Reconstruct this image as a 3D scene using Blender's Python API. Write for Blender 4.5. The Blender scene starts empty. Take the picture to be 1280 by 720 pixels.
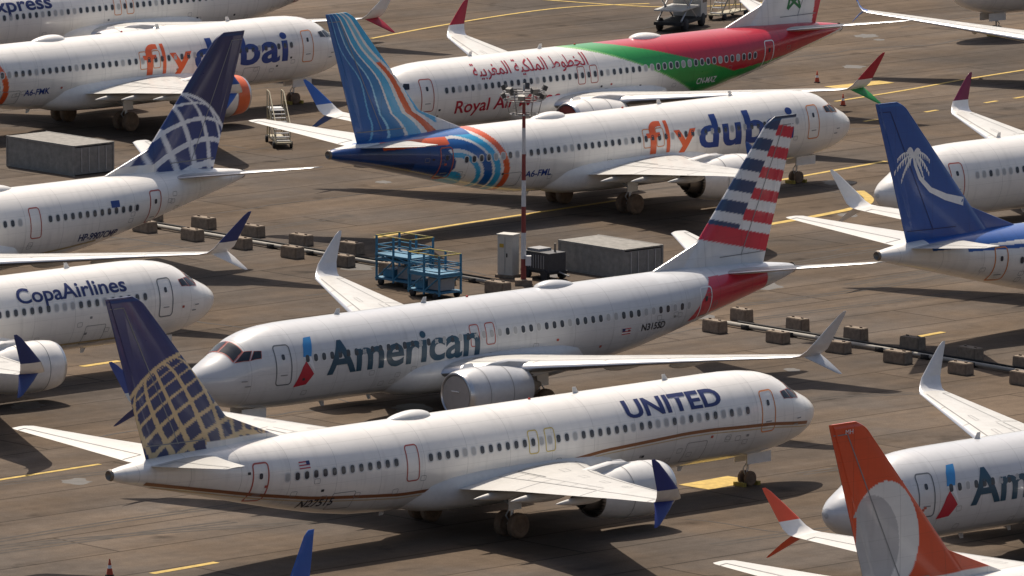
import bpy, bmesh, math, random
import numpy as np
from mathutils import Vector, Matrix
random.seed(7)
sc=bpy.context.scene
COL=sc.collection
R=math.radians
# ------------------------------------------------------------------ materials
def lin(h):
    h=h.lstrip('#'); o=[]
    for i in (0,2,4):
        c=int(h[i:i+2],16)/255
        o.append(c/12.92 if c<=.04045 else ((c+.055)/1.055)**2.4)
    return tuple(o)
_m={}
def mat(name,col=(.5,.5,.5),rough=.5,metal=0.,noise=.12,nscale=3.,coat=0.,attr=False):
    if name in _m: return _m[name]
    m=bpy.data.materials.new(name); m.use_nodes=True
    nt=m.node_tree; N=nt.nodes; L=nt.links
    b=N['Principled BSDF']
    b.inputs['Roughness'].default_value=rough; b.inputs['Metallic'].default_value=metal
    b.inputs['Coat Weight'].default_value=coat; b.inputs['Coat Roughness'].default_value=.09
    tc=N.new('ShaderNodeTexCoord')
    mp=N.new('ShaderNodeMapping'); mp.inputs['Scale'].default_value=(.35,1,1) if attr else (1,1,1)
    L.new(tc.outputs['Object'],mp.inputs[0])
    nz=N.new('ShaderNodeTexNoise'); nz.inputs['Scale'].default_value=nscale; nz.inputs['Detail'].default_value=5; nz.inputs['Roughness'].default_value=.65
    L.new(mp.outputs[0],nz.inputs[0])
    mr=N.new('ShaderNodeMapRange'); mr.inputs[1].default_value=.3; mr.inputs[2].default_value=.7
    mr.inputs[3].default_value=1-noise; mr.inputs[4].default_value=1.0
    L.new(nz.outputs[0],mr.inputs[0])
    mx=N.new('ShaderNodeMix'); mx.data_type='RGBA'; mx.blend_type='MULTIPLY'; mx.inputs[0].default_value=1
    if attr:
        at=N.new('ShaderNodeAttribute'); at.attribute_name='Col'; L.new(at.outputs['Color'],mx.inputs[6])
        sx=N.new('ShaderNodeSeparateXYZ'); L.new(tc.outputs['Object'],sx.inputs[0])
        def line(out,per,w,dark):
            d=N.new('ShaderNodeMath');d.operation='DIVIDE';d.inputs[1].default_value=per;L.new(out,d.inputs[0])
            f=N.new('ShaderNodeMath');f.operation='FRACT';L.new(d.outputs[0],f.inputs[0])
            g=N.new('ShaderNodeMath');g.operation='LESS_THAN';g.inputs[1].default_value=w/per;L.new(f.outputs[0],g.inputs[0])
            k=N.new('ShaderNodeMath');k.operation='MULTIPLY_ADD';k.inputs[1].default_value=-dark;k.inputs[2].default_value=1;L.new(g.outputs[0],k.inputs[0])
            return k.outputs[0]
        a=line(sx.outputs[0],2.54,.03,.25); c=line(sx.outputs[2],.83,.02,.14)
        q=N.new('ShaderNodeMath');q.operation='MULTIPLY';L.new(a,q.inputs[0]);L.new(c,q.inputs[1])
        mp2=N.new('ShaderNodeMapping'); mp2.inputs['Scale'].default_value=(2.2,.25,.25); L.new(tc.outputs['Object'],mp2.inputs[0])
        n2=N.new('ShaderNodeTexNoise'); n2.inputs['Scale'].default_value=1.6; n2.inputs['Detail'].default_value=4; L.new(mp2.outputs[0],n2.inputs[0])
        m2=N.new('ShaderNodeMapRange'); m2.inputs[1].default_value=.54;m2.inputs[2].default_value=.78;m2.inputs[3].default_value=1;m2.inputs[4].default_value=.87; L.new(n2.outputs[0],m2.inputs[0])
        q3=N.new('ShaderNodeMath');q3.operation='MULTIPLY';L.new(q.outputs[0],q3.inputs[0]);L.new(m2.outputs[0],q3.inputs[1])
        q2=N.new('ShaderNodeMath');q2.operation='MULTIPLY';L.new(q3.outputs[0],q2.inputs[0]);L.new(mr.outputs[0],q2.inputs[1])
        L.new(q2.outputs[0],mx.inputs[7])
    else:
        mx.inputs[6].default_value=(*col,1); L.new(mr.outputs[0],mx.inputs[7])
    L.new(mx.outputs[2],b.inputs['Base Color'])
    r2=N.new('ShaderNodeMapRange'); r2.inputs[3].default_value=min(1,rough+.12); r2.inputs[4].default_value=max(0.02,rough-.05)
    L.new(nz.outputs[0],r2.inputs[0]); L.new(r2.outputs[0],b.inputs['Roughness'])
    _m[name]=m; return m
WHITE=(.84,.81,.765)
paint=mat('aircraft_paint',rough=.27,attr=True,noise=.10,nscale=1.6,coat=.55)
M_white=mat('white_paint',WHITE,.3,noise=.12,coat=.45)
M_glass=mat('window_glass',(.06,.065,.08),.15,noise=.3)
M_cock=mat('cockpit_glass',(.025,.03,.04),.08,noise=.3)
M_shade=mat('window_blind',(.42,.42,.42),.5)
M_frame=mat('window_frame',(.64,.64,.64),.4)
M_dark=mat('dark_rubber',(.02,.02,.02),.8)
M_metal=mat('bare_aluminium',(.62,.62,.63),.3,.85,noise=.15)
M_wing=mat('wing_grey',(.58,.565,.53),.40,noise=.2,nscale=1.2,coat=.15)
M_silver=mat('silver_paint',(.55,.555,.565),.34,.1,noise=.12,coat=.35)
M_strut=mat('gear_strut',(.5,.5,.5),.4,.3)
M_wrap=mat('wheel_cover',(.22,.15,.10),.9,noise=.4)
M_tyre=mat('tyre',(.03,.03,.032),.85)
M_line=mat('panel_line',(.25,.25,.25),.6)
M_hot=mat('exhaust_metal',(.25,.22,.19),.45,.7)
def cm(name,hexc,rough=.4): return mat(name,lin(hexc),rough,noise=.08,coat=.2)
# ------------------------------------------------------------------ mesh builder
class MB:
    def __init__(s): s.v=[];s.f=[];s.mi=[];s.mats=[];s.col=None
    def m(s,mt):
        if mt not in s.mats: s.mats.append(mt)
        return s.mats.index(mt)
    def add(s,vs,fs,mt):
        b=len(s.v); i=s.m(mt); s.v.extend([tuple(map(float,p)) for p in vs])
        for f in fs: s.f.append([b+k for k in f]); s.mi.append(i)
    def box(s,c,d,mt,rot=None):
        h=[x/2 for x in d]; vs=[]
        for z in(-1,1):
            for y in(-1,1):
                for x in(-1,1):
                    p=Vector((x*h[0],y*h[1],z*h[2]))
                    if rot: p=rot@p
                    vs.append(p+Vector(c))
        s.add(vs,[(0,2,3,1),(4,5,7,6),(0,1,5,4),(2,6,7,3),(0,4,6,2),(1,3,7,5)],mt)
    def tube(s,a,b,r,mt,n=8,r2=None,caps=True):
        a=Vector(a);b=Vector(b);d=(b-a).normalized()
        u=d.orthogonal().normalized();w=d.cross(u); r2=r if r2 is None else r2; vs=[]
        for c,rr in((a,r),(b,r2)):
            for k in range(n):
                t=2*math.pi*k/n; vs.append(c+u*math.cos(t)*rr+w*math.sin(t)*rr)
        fs=[(k,(k+1)%n,n+(k+1)%n,n+k) for k in range(n)]
        if caps: fs+=[tuple(range(n))[::-1],tuple(range(n,2*n))]
        s.add(vs,fs,mt)
    def lathe(s,prof,c,axis,mt,n=32,mats=None):
        vs=[];c=Vector(c)
        for a,r in prof:
            for k in range(n):
                t=2*math.pi*k/n
                if axis=='x': vs.append(c+Vector((a,r*math.cos(t),r*math.sin(t))))
                elif axis=='y': vs.append(c+Vector((r*math.cos(t),a,r*math.sin(t))))
                else: vs.append(c+Vector((r*math.cos(t),r*math.sin(t),a)))
        for i in range(len(prof)-1):
            fs=[(i*n+k,i*n+(k+1)%n,(i+1)*n+(k+1)%n,(i+1)*n+k) for k in range(n)]
            if i==0: s.add(vs,fs,(mats[i] if mats else mt))
            else:
                b=len(s.v)-len(vs); j=s.m(mats[i] if mats else mt)
                for f in fs: s.f.append([b+q for q in f]); s.mi.append(j)
    def build(s,name,parent=None,smooth=True,angle=None):
        me=bpy.data.meshes.new(name); me.from_pydata(s.v,[],s.f)
        for m in s.mats: me.materials.append(m)
        me.polygons.foreach_set('material_index',s.mi)
        me.polygons.foreach_set('use_smooth',[smooth]*len(s.f))
        if s.col is not None:
            ca=me.color_attributes.new('Col','FLOAT_COLOR','POINT')
            c=np.ones((len(s.v),4),np.float32); c[:,:3]=s.col; ca.data.foreach_set('color',c.ravel())
        me.update()
        if smooth and angle: me.set_sharp_from_angle(angle=R(angle))
        o=bpy.data.objects.new(name,me); COL.objects.link(o)
        if parent: o.parent=parent
        return o
# ------------------------------------------------------------------ airliner geometry (x aft, y right, z up)
ST=np.array([(0,3.07,3.03,.03),(.08,3.36,2.76,.30),(.3,3.58,2.50,.58),(.7,3.84,2.22,.88),(1.2,4.08,1.98,1.13),(1.7,4.32,1.82,1.32),
(2.2,4.66,1.70,1.47),(2.8,4.99,1.60,1.60),(3.5,5.21,1.52,1.71),(4.5,5.35,1.45,1.80),(5.5,5.40,1.41,1.86),(6.5,5.41,1.40,1.88),(24,5.41,1.40,1.88),
(26,5.41,1.52,1.87),(28,5.41,1.82,1.81),(30,5.41,2.24,1.69),(32,5.40,2.71,1.49),(34,5.36,3.20,1.22),(36,5.27,3.68,.92),(37.5,5.16,4.03,.67),
(38.6,5.03,4.30,.45),(39.1,4.95,4.46,.31),(39.2,4.91,4.52,.27)])
_xs=np.unique(np.concatenate([ST[:,0],np.linspace(0,39.2,800)]))
def smoothcol(c):
    y=np.interp(_xs,ST[:,0],ST[:,c]); k=np.ones(9)/9
    ys=np.convolve(np.pad(y,4,'edge'),k,'valid'); w=np.clip((_xs-.6)/.6,0,1)*np.clip((39.0-_xs)/.5,0,1)
    return y*(1-w)+ys*w
TOP,BOT,HW=smoothcol(1),smoothcol(2),smoothcol(3)
class Geo:
    def __init__(s,m9): s.m9=m9; s.dw=1.57 if m9 else 0; s.dt=2.64 if m9 else 0
    def x8(s,x):
        x=np.asarray(x,float)
        if not s.m9: return x
        return np.where(x<8,x,np.where(x<9.57,8,np.where(x<25.57,x-1.57,np.where(x<26.64,24,x-2.64))))
    def S(s,x):
        if not s.m9: return x
        return x if x<=8 else (x+1.57 if x<=24 else x+2.64)
    def prof(s,x):
        q=s.x8(x); t=np.interp(q,_xs,TOP);b=np.interp(q,_xs,BOT);h=np.interp(q,_xs,HW)
        return t,b,h,b+.525*(t-b)
    def mapz(s,x,z,side,off):
        t,b,h,c=s.prof(x)
        if z>=c: e=t-c
        else: e=c-b
        q=max(-.9995,min(.9995,(z-c)/e)); y=h*math.sqrt(1-q*q); z=c+q*e
        n=Vector((0,y/h/h,(z-c)/e/e)).normalized()
        return (float(x),float(side*(y+off*n.y)),float(z+off*n.z))
    def mapt(s,x,th,side,off):
        t,b,h,c=s.prof(x); th=R(th); e=(t-c) if math.cos(th)>0 else (c-b)
        y=h*math.sin(th);z=c+e*math.cos(th); n=Vector((0,math.sin(th)/h,math.cos(th)/e)).normalized()
        return (float(x),float(side*(y+off*n.y)),float(z+off*n.z))
def fuselage(g,fn,fine,parent):
    Ltot=39.2+g.dt; xs=[0,.03,.08,.15,.25,.4,.55,.7]
    x=.7
    while x<Ltot-.05:
        q=float(g.x8(x)); st=.3 if (q<6 or q>23) else .6
        for a,b in fine:
            if a<=q<=b: st=.07
        x+=st; xs.append(min(x,Ltot))
    if xs[-1]<Ltot: xs.append(Ltot)
    xs=np.array(xs); n=192 if fine else 96
    t,b,h,c=g.prof(xs); th=np.linspace(0,2*np.pi,n,endpoint=False)
    co=np.cos(th)[None,:];si=np.sin(th)[None,:]
    e=np.where(co>=0,(t-c)[:,None],(c-b)[:,None])
    X=np.repeat(xs[:,None],n,1);Y=h[:,None]*si;Z=c[:,None]+e*co
    m=MB(); m.m(paint)
    m.v=[tuple(p) for p in np.stack([X,Y,Z],-1).reshape(-1,3).tolist()]
    ns=len(xs)
    for i in range(ns-1):
        for k in range(n):
            k2=(k+1)%n; m.f.append((i*n+k,(i+1)*n+k,(i+1)*n+k2,i*n+k2))
    m.f.append(tuple(range(n)))
    m.mi=[0]*len(m.f)
    C=fn(g.x8(X.ravel()),Y.ravel(),Z.ravel()); C=C.copy()
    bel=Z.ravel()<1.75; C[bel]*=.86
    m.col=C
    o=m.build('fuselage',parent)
    m2=MB(); zc=float(c[-1]); hh=float(h[-1])
    m2.lathe([(0,hh*.98),(.10,hh*.8),(.11,hh*.7),(-.2,hh*.6),(-.2,.01)],(Ltot,0,zc),'x',M_hot,20,)
    m2.build('apu_exhaust',parent)
    return o
FLEm=lambda z: 32.7+(z-6.6)*(37.55-32.7)/(12.25-6.6)
def FLE(z):
    if z<6.6: v=29.6+max(0,(z-5.40))/1.2*3.1
    else: v=FLEm(z)
    if z>11.9: v+=(z-11.9)**2*1.6
    return v
FTE=lambda z: 37.15+(z-5.0)*(39.45-37.15)/7.35
def naca(s,t): s=min(max(s,0),1); return 5*t*(.2969*math.sqrt(s)-.126*s-.3516*s*s+.2843*s**3-.1036*s**4)
def finY(x,z):
    lm=FLEm(z);ch=FTE(z)-lm; s=(x-lm)/ch; y=ch*naca(s,.095) if s>0 else 0
    return min(max(y,.07),.30*math.sqrt(max(0,x-FLE(z)))+.01) if s<.9 else max(y,.012)
def fin(g,fn,parent,nz=130,nx=110):
    m=MB(); m.m(paint); zs=np.linspace(4.9,12.35,nz); pts=[]
    for sd in(1,-1):
        for i,z in enumerate(zs):
            a,b=FLE(z),FTE(z)
            for j in range(nx):
                u=j/(nx-1); u=u if u>.1 else u*u*10
                x=a+(b-a)*u; pts.append((x,sd*finY(x,z)*(1 if z<12.2 else .6),z))
    N=nz*nx
    for s0 in(0,1):
        for i in range(nz-1):
            for j in range(nx-1):
                q=s0*N+i*nx+j; f=(q,q+1,q+nx+1,q+nx); m.f.append(f if s0 else f[::-1])
    for j in range(nx-1):
        q=(nz-1)*nx+j; m.f.append((q,q+1,q+1+N,q+N))
    A=np.array(pts); m.col=fn(A[:,0],A[:,1],A[:,2]); A[:,0]+=g.dt
    m.v=[tuple(p) for p in A.tolist()]; m.mi=[0]*len(m.f)
    o=m.build('tail_fin',parent,angle=50); return o
WS=[(1.0,13.2,22.0,2.15,.14),(1.88,13.9,21.95,2.28,.135),(5.8,16.75,22.2,2.72,.12),(10,19.05,23.0,3.17,.11),(14,21.15,23.72,3.6,.10),(16.9,22.7,24.3,3.89,.10)]
WA=np.array(WS)
def wsurf(y,s,off=.012,up=1):
    le=np.interp(y,WA[:,0],WA[:,1]);te=np.interp(y,WA[:,0],WA[:,2]);z=np.interp(y,WA[:,0],WA[:,3]);t=np.interp(y,WA[:,0],WA[:,4])
    c=te-le; return (float(le+s*c),float(y),float(z+up*(c*naca(s,t)*1.05+off)))
def loft(m,secs,side,mt,mle,n=14,dx=0):
    ss=[(1-math.cos(math.pi*i/n))/2 for i in range(n+1)]
    ring=[(s,1) for s in ss[::-1]]+[(s,-1) for s in ss[1:-1]]
    K=len(ring);vs=[]
    for (y,le,te,z,ph,t) in secs:
        c=te-le
        for s,u in ring:
            h=u*c*naca(s,t)*(1.05 if u>0 else .75)
            vs.append((le+s*c+dx, side*(y-h*math.sin(R(ph))), z+h*math.cos(R(ph))))
    b=len(m.v); m.v.extend(vs)
    for i in range(len(secs)-1):
        for k in range(K):
            k2=(k+1)%K; f=[b+i*K+k,b+i*K+k2,b+(i+1)*K+k2,b+(i+1)*K+k]
            if side<0:f=f[::-1]
            m.f.append(f); smid=(ring[k][0]+ring[k2][0])/2
            m.mi.append(m.m(mle if smid<.07 else mt))
    m.f.append([b+(len(secs)-1)*K+k for k in range(K)]); m.mi.append(m.m(mt))
def wings(g,parent,mup,mlow,mtip=None,mw=None):
    mw=mw or M_wing
    for side,nm in((1,'right_wing'),(-1,'left_wing')):
        m=MB(); dx=g.dw
        secs=[(y,le,te,z,6,t) for y,le,te,z,t in WS]
        loft(m,secs,side,mw,M_metal,dx=dx)
        loft(m,[(16.9,22.7,24.3,3.89,6,.1),(17.2,22.95,24.45,3.97,25,.1),(17.42,23.2,24.58,4.2,52,.1),(17.55,23.45,24.68,4.5,72,.1)],side,mtip or mup,M_metal,dx=dx)
        loft(m,[(17.55,23.45,24.68,4.5,72,.1),(17.72,24.2,25.0,5.2,78,.1),(17.86,24.85,25.27,5.78,80,.1),(17.9,25.15,25.33,5.97,80,.08)],side,mup,mup,dx=dx)
        loft(m,[(17.1,23.2,24.42,3.93,-35,.09),(17.4,23.75,24.66,3.62,-50,.09),(17.8,24.7,25.05,3.1,-52,.08),(17.85,24.95,25.12,3.0,-52,.06)],side,mlow,mlow,dx=dx)
        def wl(pts,w=.05,mt=M_line,off=.014):
            for (ya,sa),(yb,sb) in zip(pts,pts[1:]):
                k=max(2,int(abs(yb-ya)/.8)+1) if abs(yb-ya)>.1 else max(2,int(abs(sb-sa)/.06)+1)
                P=[Vector(wsurf(ya+(yb-ya)*i/k,sa+(sb-sa)*i/k,off)) for i in range(k+1)]
                d=(P[-1]-P[0]);d.z=0;d.normalize();nn=Vector((-d.y,d.x,0))*w/2
                vs=[]
                for p in P: vs+= [(p.x+nn.x+dx,side*(p.y+nn.y),p.z),(p.x-nn.x+dx,side*(p.y-nn.y),p.z)]
                m.add(vs,[(2*i,2*i+1,2*i+3,2*i+2) for i in range(k)],mt)
        wl([(2.2,.72),(5.7,.70),(10.9,.68)],.06); wl([(2.2,.60),(5.7,.58),(10.9,.56)],.03)
        wl([(11.2,.70),(16.4,.70)],.04); wl([(2.2,.13),(5.3,.14),(16.5,.15)],.05)
        for y in(3.4,4.6,5.9,7.2,8.5,9.8,11.1): wl([(y,.58),(y,.70)],.03)
        for y in(5.9,11.1,16.4): wl([(y,.70),(y,.985)],.05)
        for y in(5.4,8.5,11.3,14.2): wl([(y,.03),(y,.14)],.03)
        for y in(4,6.5,9,11.5): wl([(y,.3),(y+.9,.3),(y+.9,.36),(y,.36),(y,.3)],.02)
        wl([(2.3,.2),(2.3,.58),(5.0,.56)],.05,cm('walkway_line','30343a'))
        for y,l,r in((4.1,3.2,.24),(6.9,3.4,.25),(10.3,2.8,.2)):
            te=float(np.interp(y,WA[:,0],WA[:,2]));z=float(np.interp(y,WA[:,0],WA[:,3]))
            pr=[(l*(i/12),max(.01,r*math.sin(math.pi*(i/12)**.7)**.7)) for i in range(13)]
            m.lathe(pr,(te-l*.72+dx,side*y,z-.30),'x',mw,14)
        m.build(nm,parent,angle=45)
def nacelles(g,parent,mt,mfront,mcover):
    for side,nm in((1,'right_engine'),(-1,'left_engine')):
        m=MB(); c=(g.dw,side*4.83,1.74)
        pr=[(12.62,.93),(12.48,.97),(12.40,1.03),(12.43,1.09),(12.62,1.16),(13.0,1.21),(13.6,1.245),(14.6,1.24),(15.5,1.16),(16.2,1.03),(16.6,.95)]
        m.lathe(pr,c,'x',mt,48,mats=[M_metal,M_metal,M_metal,M_metal,mfront,mfront,mt,mt,mt,mt])
        n=36;vs=[];fs=[]
        for k in range(n):
            t0,t1=2*math.pi*k/n,2*math.pi*(k+1)/n;tm=(t0+t1)/2
            for x,r,t in((16.6,.95,t0),(16.6,.95,t1),(16.82,.91,tm)):
                vs.append((c[0]+x,c[1]+r*math.cos(t),c[2]+r*math.sin(t)))
            fs.append((3*k,3*k+1,3*k+2))
        m.add(vs,fs,M_hot)
        m.lathe([(16.55,.93),(16.0,.95),(15.7,.6)],c,'x',M_hot,32)
        m.lathe([(15.7,.72),(16.6,.66),(17.25,.50),(17.3,.47),(16.9,.42)],c,'x',M_hot,32)
        m.lathe([(16.9,.36),(17.3,.3),(17.8,.12),(17.9,.01)],c,'x',M_hot,20)
        if mcover:
            m.lathe([(12.55,.96),(12.44,.93),(12.42,.5),(12.42,.01)],c,'x',mcover,40)
            m.tube((c[0]+12.38,c[1]-.25,c[2]+.2),(c[0]+12.38,c[1]+.25,c[2]+.2),.03,M_white,6)
        else:
            m.lathe([(12.62,.93),(13.2,.9),(13.2,.01)],c,'x',M_dark,40)
            m.lathe([(12.8,.01),(13.0,.14),(13.2,.22)],c,'x',M_line,20)
        for x,r in((13.55,1.247),(15.05,1.207)):
            m.lathe([(x,r+.006),(x+.035,r+.005)],c,'x',M_line,48)
        t=R(50) ; cy=c[1]-side*math.cos(t)*1.24; cz=c[2]+math.sin(t)*1.24
        m.add([(c[0]+13.3,cy,cz-.03),(c[0]+14.5,cy,cz-.03),(c[0]+14.4,cy-side*.25,cz+.28),(c[0]+13.9,cy-side*.25,cz+.28)],[(0,1,2,3)],mt)
        secs=[(14.0,1.0,1.17,.03),(14.6,.8,1.33,.14),(15.6,.6,1.42,.2),(16.8,.4,1.28,.22),(18.6,.55,1.05,.18),(19.8,.8,.95,.03)]
        vs=[];
        for x,z0,z1,w in secs:
            for yy,zz in((-w,z0),(-w,z1-.08),(-w*.5,z1),(w*.5,z1),(w,z1-.08),(w,z0)): vs.append((c[0]+x,c[1]+yy,c[2]+zz))
        fs=[]
        for i in range(len(secs)-1):
            for k in range(6): fs.append((6*i+k,6*i+(k+1)%6,6*i+6+(k+1)%6,6*i+6+k))
        m.add(vs,fs,mt)
        m.build(nm,parent,angle=40)
def stab(g,parent,mt):
    for side,nm in((1,'right_stabilizer'),(-1,'left_stabilizer')):
        m=MB(); loft(m,[(.3,33.6,37.3,4.95,7,.09),(.9,33.95,37.5,5.02,7,.09),(4,35.85,38.1,5.42,7,.085),(7.0,37.6,38.75,5.82,7,.08),(7.17,37.95,38.72,5.85,7,.06)],side,mt,M_metal,dx=g.dt)
        def P(y,s):
            le=33.95+(y-.9)*.598;te=37.5+(y-.9)*.205;return Vector((le+s*(te-le)+g.dt,side*y,5.02+(y-.9)*.131+ (te-le)*naca(s,.088)*1.05+.012))
        for (a,b) in (((1.2,.68),(6.8,.68)),((6.8,.68),(6.8,.98)),((1.2,.68),(1.2,.98))):
            k=6;pp=[P(a[0]+(b[0]-a[0])*i/k,a[1]+(b[1]-a[1])*i/k) for i in range(k+1)]
            d=pp[-1]-pp[0];d.z=0;d.normalize();nn=Vector((-d.y,d.x,0))*.025;vs=[]
            for p in pp: vs+=[p+nn,p-nn]
            m.add(vs,[(2*i,2*i+1,2*i+3,2*i+2) for i in range(k)],M_line)
        m.build(nm,parent,angle=45)
def wheel(m,c,r,w,wrap):
    mt=M_wrap if wrap else M_tyre
    m.lathe([(-w/2,.01),(-w/2,r*.5),(-w/2+.02,r*.55),(-w/2,r*.62),(-w/2,r*.85),(-w*.3,r),(w*.3,r),(w/2,r*.85),(w/2,r*.62),(w/2-.02,r*.55),(w/2,r*.5),(w/2,.01)],c,'y',mt,24,
      mats=[M_wrap if wrap else M_strut]*2+[mt]*7+[M_wrap if wrap else M_strut]*2)
def gear(g,parent,wrap):
    m=MB(); x=4.0
    for s in(-1,1): wheel(m,(x,s*.21,.34),.34,.2,wrap)
    m.tube((x,-.2,.34),(x,.2,.34),.05,M_strut); m.tube((x,0,.34),(x-.05,0,1.0),.055,M_metal); m.tube((x-.05,0,.95),(x-.1,0,1.75),.085,M_strut)
    m.tube((x-.05,0,1.0),(x-.9,0,1.62),.05,M_strut); m.tube((x+.12,0,.5),(x+.25,0,.8),.03,M_strut); m.tube((x+.25,0,.8),(x,0,1.05),.03,M_strut)
    for s in(-1,1): m.box((x-.35,s*.42,1.3),(1.5,.03,.5),M_white)
    m.tube((x-.1,0,1.15),(x-.32,0,1.15),.07,M_metal)
    for dx in(-.45,.45): m.box((x+dx,0,.09),(.16,.7,.18),mat('chock_yellow',(.35,.27,.05),.8,noise=.4))
    m.build('nose_gear',parent,angle=40)
    for s,nm in((1,'right_main_gear'),(-1,'left_main_gear')):
        m=MB(); X=19.6+g.dw
        for d in(-.43,.43): wheel(m,(X,s*2.86+d,.565),.565,.4,wrap)
        m.tube((X,s*2.86-.4,.565),(X,s*2.86+.4,.565),.08,M_strut)
        m.tube((X,s*2.86,.5),(X-.05,s*2.83,1.3),.09,M_metal,10); m.tube((X-.05,s*2.83,1.25),(X-.1,s*2.8,2.4),.14,M_strut,10)
        m.tube((X-.05,s*2.8,1.4),(X-.1,s*1.3,2.0),.07,M_strut); m.tube((X-.05,s*2.8,1.3),(X-.9,s*2.7,2.3),.05,M_strut)
        m.tube((X+.12,s*2.86,.7),(X+.35,s*2.86,1.0),.035,M_strut); m.tube((X+.35,s*2.86,1.0),(X+.05,s*2.84,1.35),.035,M_strut)
        m.box((X,s*3.08,1.75),(.75,.04,1.0),M_white)
        m.build(nm,parent,angle=40)
def belly(g,parent,mt):
    m=MB()
    n=28
    X=np.array([10.8,11.6,12.6,13.8,15.5,18,20.5,22,23.2,24.2,25.0])
    W=np.array([.5,1.3,1.8,2.02,2.12,2.15,2.12,2.0,1.75,1.2,.5]);Hh=np.array([.3,.75,.98,1.06,1.1,1.12,1.1,1.05,.95,.72,.35])
    vs=[]
    for x,w,h in zip(X,W,Hh):
        for k in range(n):
            t=2*math.pi*k/n;c,s_=math.cos(t),math.sin(t)
            vs.append((x+g.dw,w*math.copysign(abs(c)**.75,c),2.2+h*math.copysign(abs(s_)**.8,s_)))
    fs=[(i*n+k,i*n+(k+1)%n,(i+1)*n+(k+1)%n,(i+1)*n+k) for i in range(len(X)-1) for k in range(n)]
    m.add(vs,fs,mt); m.build('wing_body_fairing',parent)
def topbits(g,parent,dome,mt):
    if dome:
        m=MB(); x0=23.2+g.dw; vs=[];n=20
        for i in range(13):
            u=i/12; w=.5*math.sin(math.pi*min(.999,max(.001,u**.8)))**.5; h=.36*math.sin(math.pi*min(.999,max(.001,u**.75)))**.6
            for k in range(n):
                t=2*math.pi*k/n; vs.append((x0-1.3+2.6*u,w*math.cos(t),5.33+h*math.sin(t)))
        m.add(vs,[(i*n+k,i*n+(k+1)%n,(i+1)*n+(k+1)%n,(i+1)*n+k) for i in range(12) for k in range(n)],mt)
        m.build('satcom_dome',parent)
    m=MB()
    def blade(x,z,h,w,sg=1):
        m.add([(x,.02,z),(x+w,.02,z),(x+w*1.1,.01,z+sg*h),(x+w*.55,.01,z+sg*h),(x,-.02,z),(x+w,-.02,z),(x+w*1.1,-.01,z+sg*h),(x+w*.55,-.01,z+sg*h)],
          [(0,1,2,3),(7,6,5,4),(0,3,7,4),(1,5,6,2),(3,2,6,7)],mt)
    for x in(9.0,14.5): blade(x,5.38,.3,.35)
    blade(8.0,1.43,.3,.35,-1); blade(11,1.42,.28,.3,-1); blade(24.5+g.dw,1.5,.3,.35,-1)
    m.lathe([(0,.07),(.06,.06),(.1,.01)],(17.5,0,5.40),'z',cm('beacon','b02018'),10)
    m.build('antennas',parent,smooth=False)
# ------------------------------------------------------------------ decals that hug the skin
_tc={}
def textmesh(s,bold,space=1.0):
    k=(s,bold,space)
    if k in _tc: return _tc[k]
    cu=bpy.data.curves.new('tmp','FONT'); cu.body=s; cu.offset=bold; cu.resolution_u=4; cu.space_character=space
    ob=bpy.data.objects.new('tmp',cu); COL.objects.link(ob)
    dg=bpy.context.evaluated_depsgraph_get(); me=bpy.data.meshes.new_from_object(ob.evaluated_get(dg))
    vs=[(v.co.x,v.co.y) for v in me.vertices]; fs=[tuple(p.vertices) for p in me.polygons]
    bpy.data.objects.remove(ob); bpy.data.curves.remove(cu); bpy.data.meshes.remove(me)
    x0=min(v[0] for v in vs);x1=max(v[0] for v in vs)
    _tc[k]=([(v[0]-x0,v[1]) for v in vs],fs,x1-x0); return _tc[k]
def bis(vs,fs,st,both=False):
    bm=bmesh.new(); bv=[bm.verts.new((v[0],v[1],0)) for v in vs]
    for f in fs:
        try: bm.faces.new([bv[i] for i in f])
        except Exception: pass
    for ax in ((0,1) if both else (1,)):
        lo=min(v[ax] for v in vs);hi=max(v[ax] for v in vs);q=math.floor(lo/st)*st+st
        while q<hi:
            co=[0,0,0];no=[0,0,0];co[ax]=q;no[ax]=1
            bmesh.ops.bisect_plane(bm,geom=bm.verts[:]+bm.edges[:]+bm.faces[:],plane_co=co,plane_no=no,dist=1e-5); q+=st
    bm.verts.index_update(); o=([(v.co.x,v.co.y) for v in bm.verts],[[v.index for v in f.verts] for f in bm.faces]); bm.free(); return o
def text(m,g,s,xc,z0,W,cap,mt,bold=.0,off=.016,sides=(1,-1),space=1.0):
    vs,fs,w=textmesh(s,bold,space); k=W/w; ky=cap/.70
    vs=[(v[0]*k,v[1]*ky) for v in vs]; vs,fs=bis(vs,fs,.12)
    for sd in sides:
        P=[]
        for x,y in vs:
            xa=xc+W/2-x if sd>0 else xc-W/2+x
            P.append(g.mapz(xa,z0+y,sd,off))
        m.add(P,fs,mt)
def poly(m,g,pts,mt,off=.013,sides=(1,-1),st=.15,flip=False):
    vs,fs=bis(pts,[tuple(range(len(pts)))],st,True)
    for sd in sides: m.add([g.mapz(x,z,sd,off) for x,z in vs],fs,mt)
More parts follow.
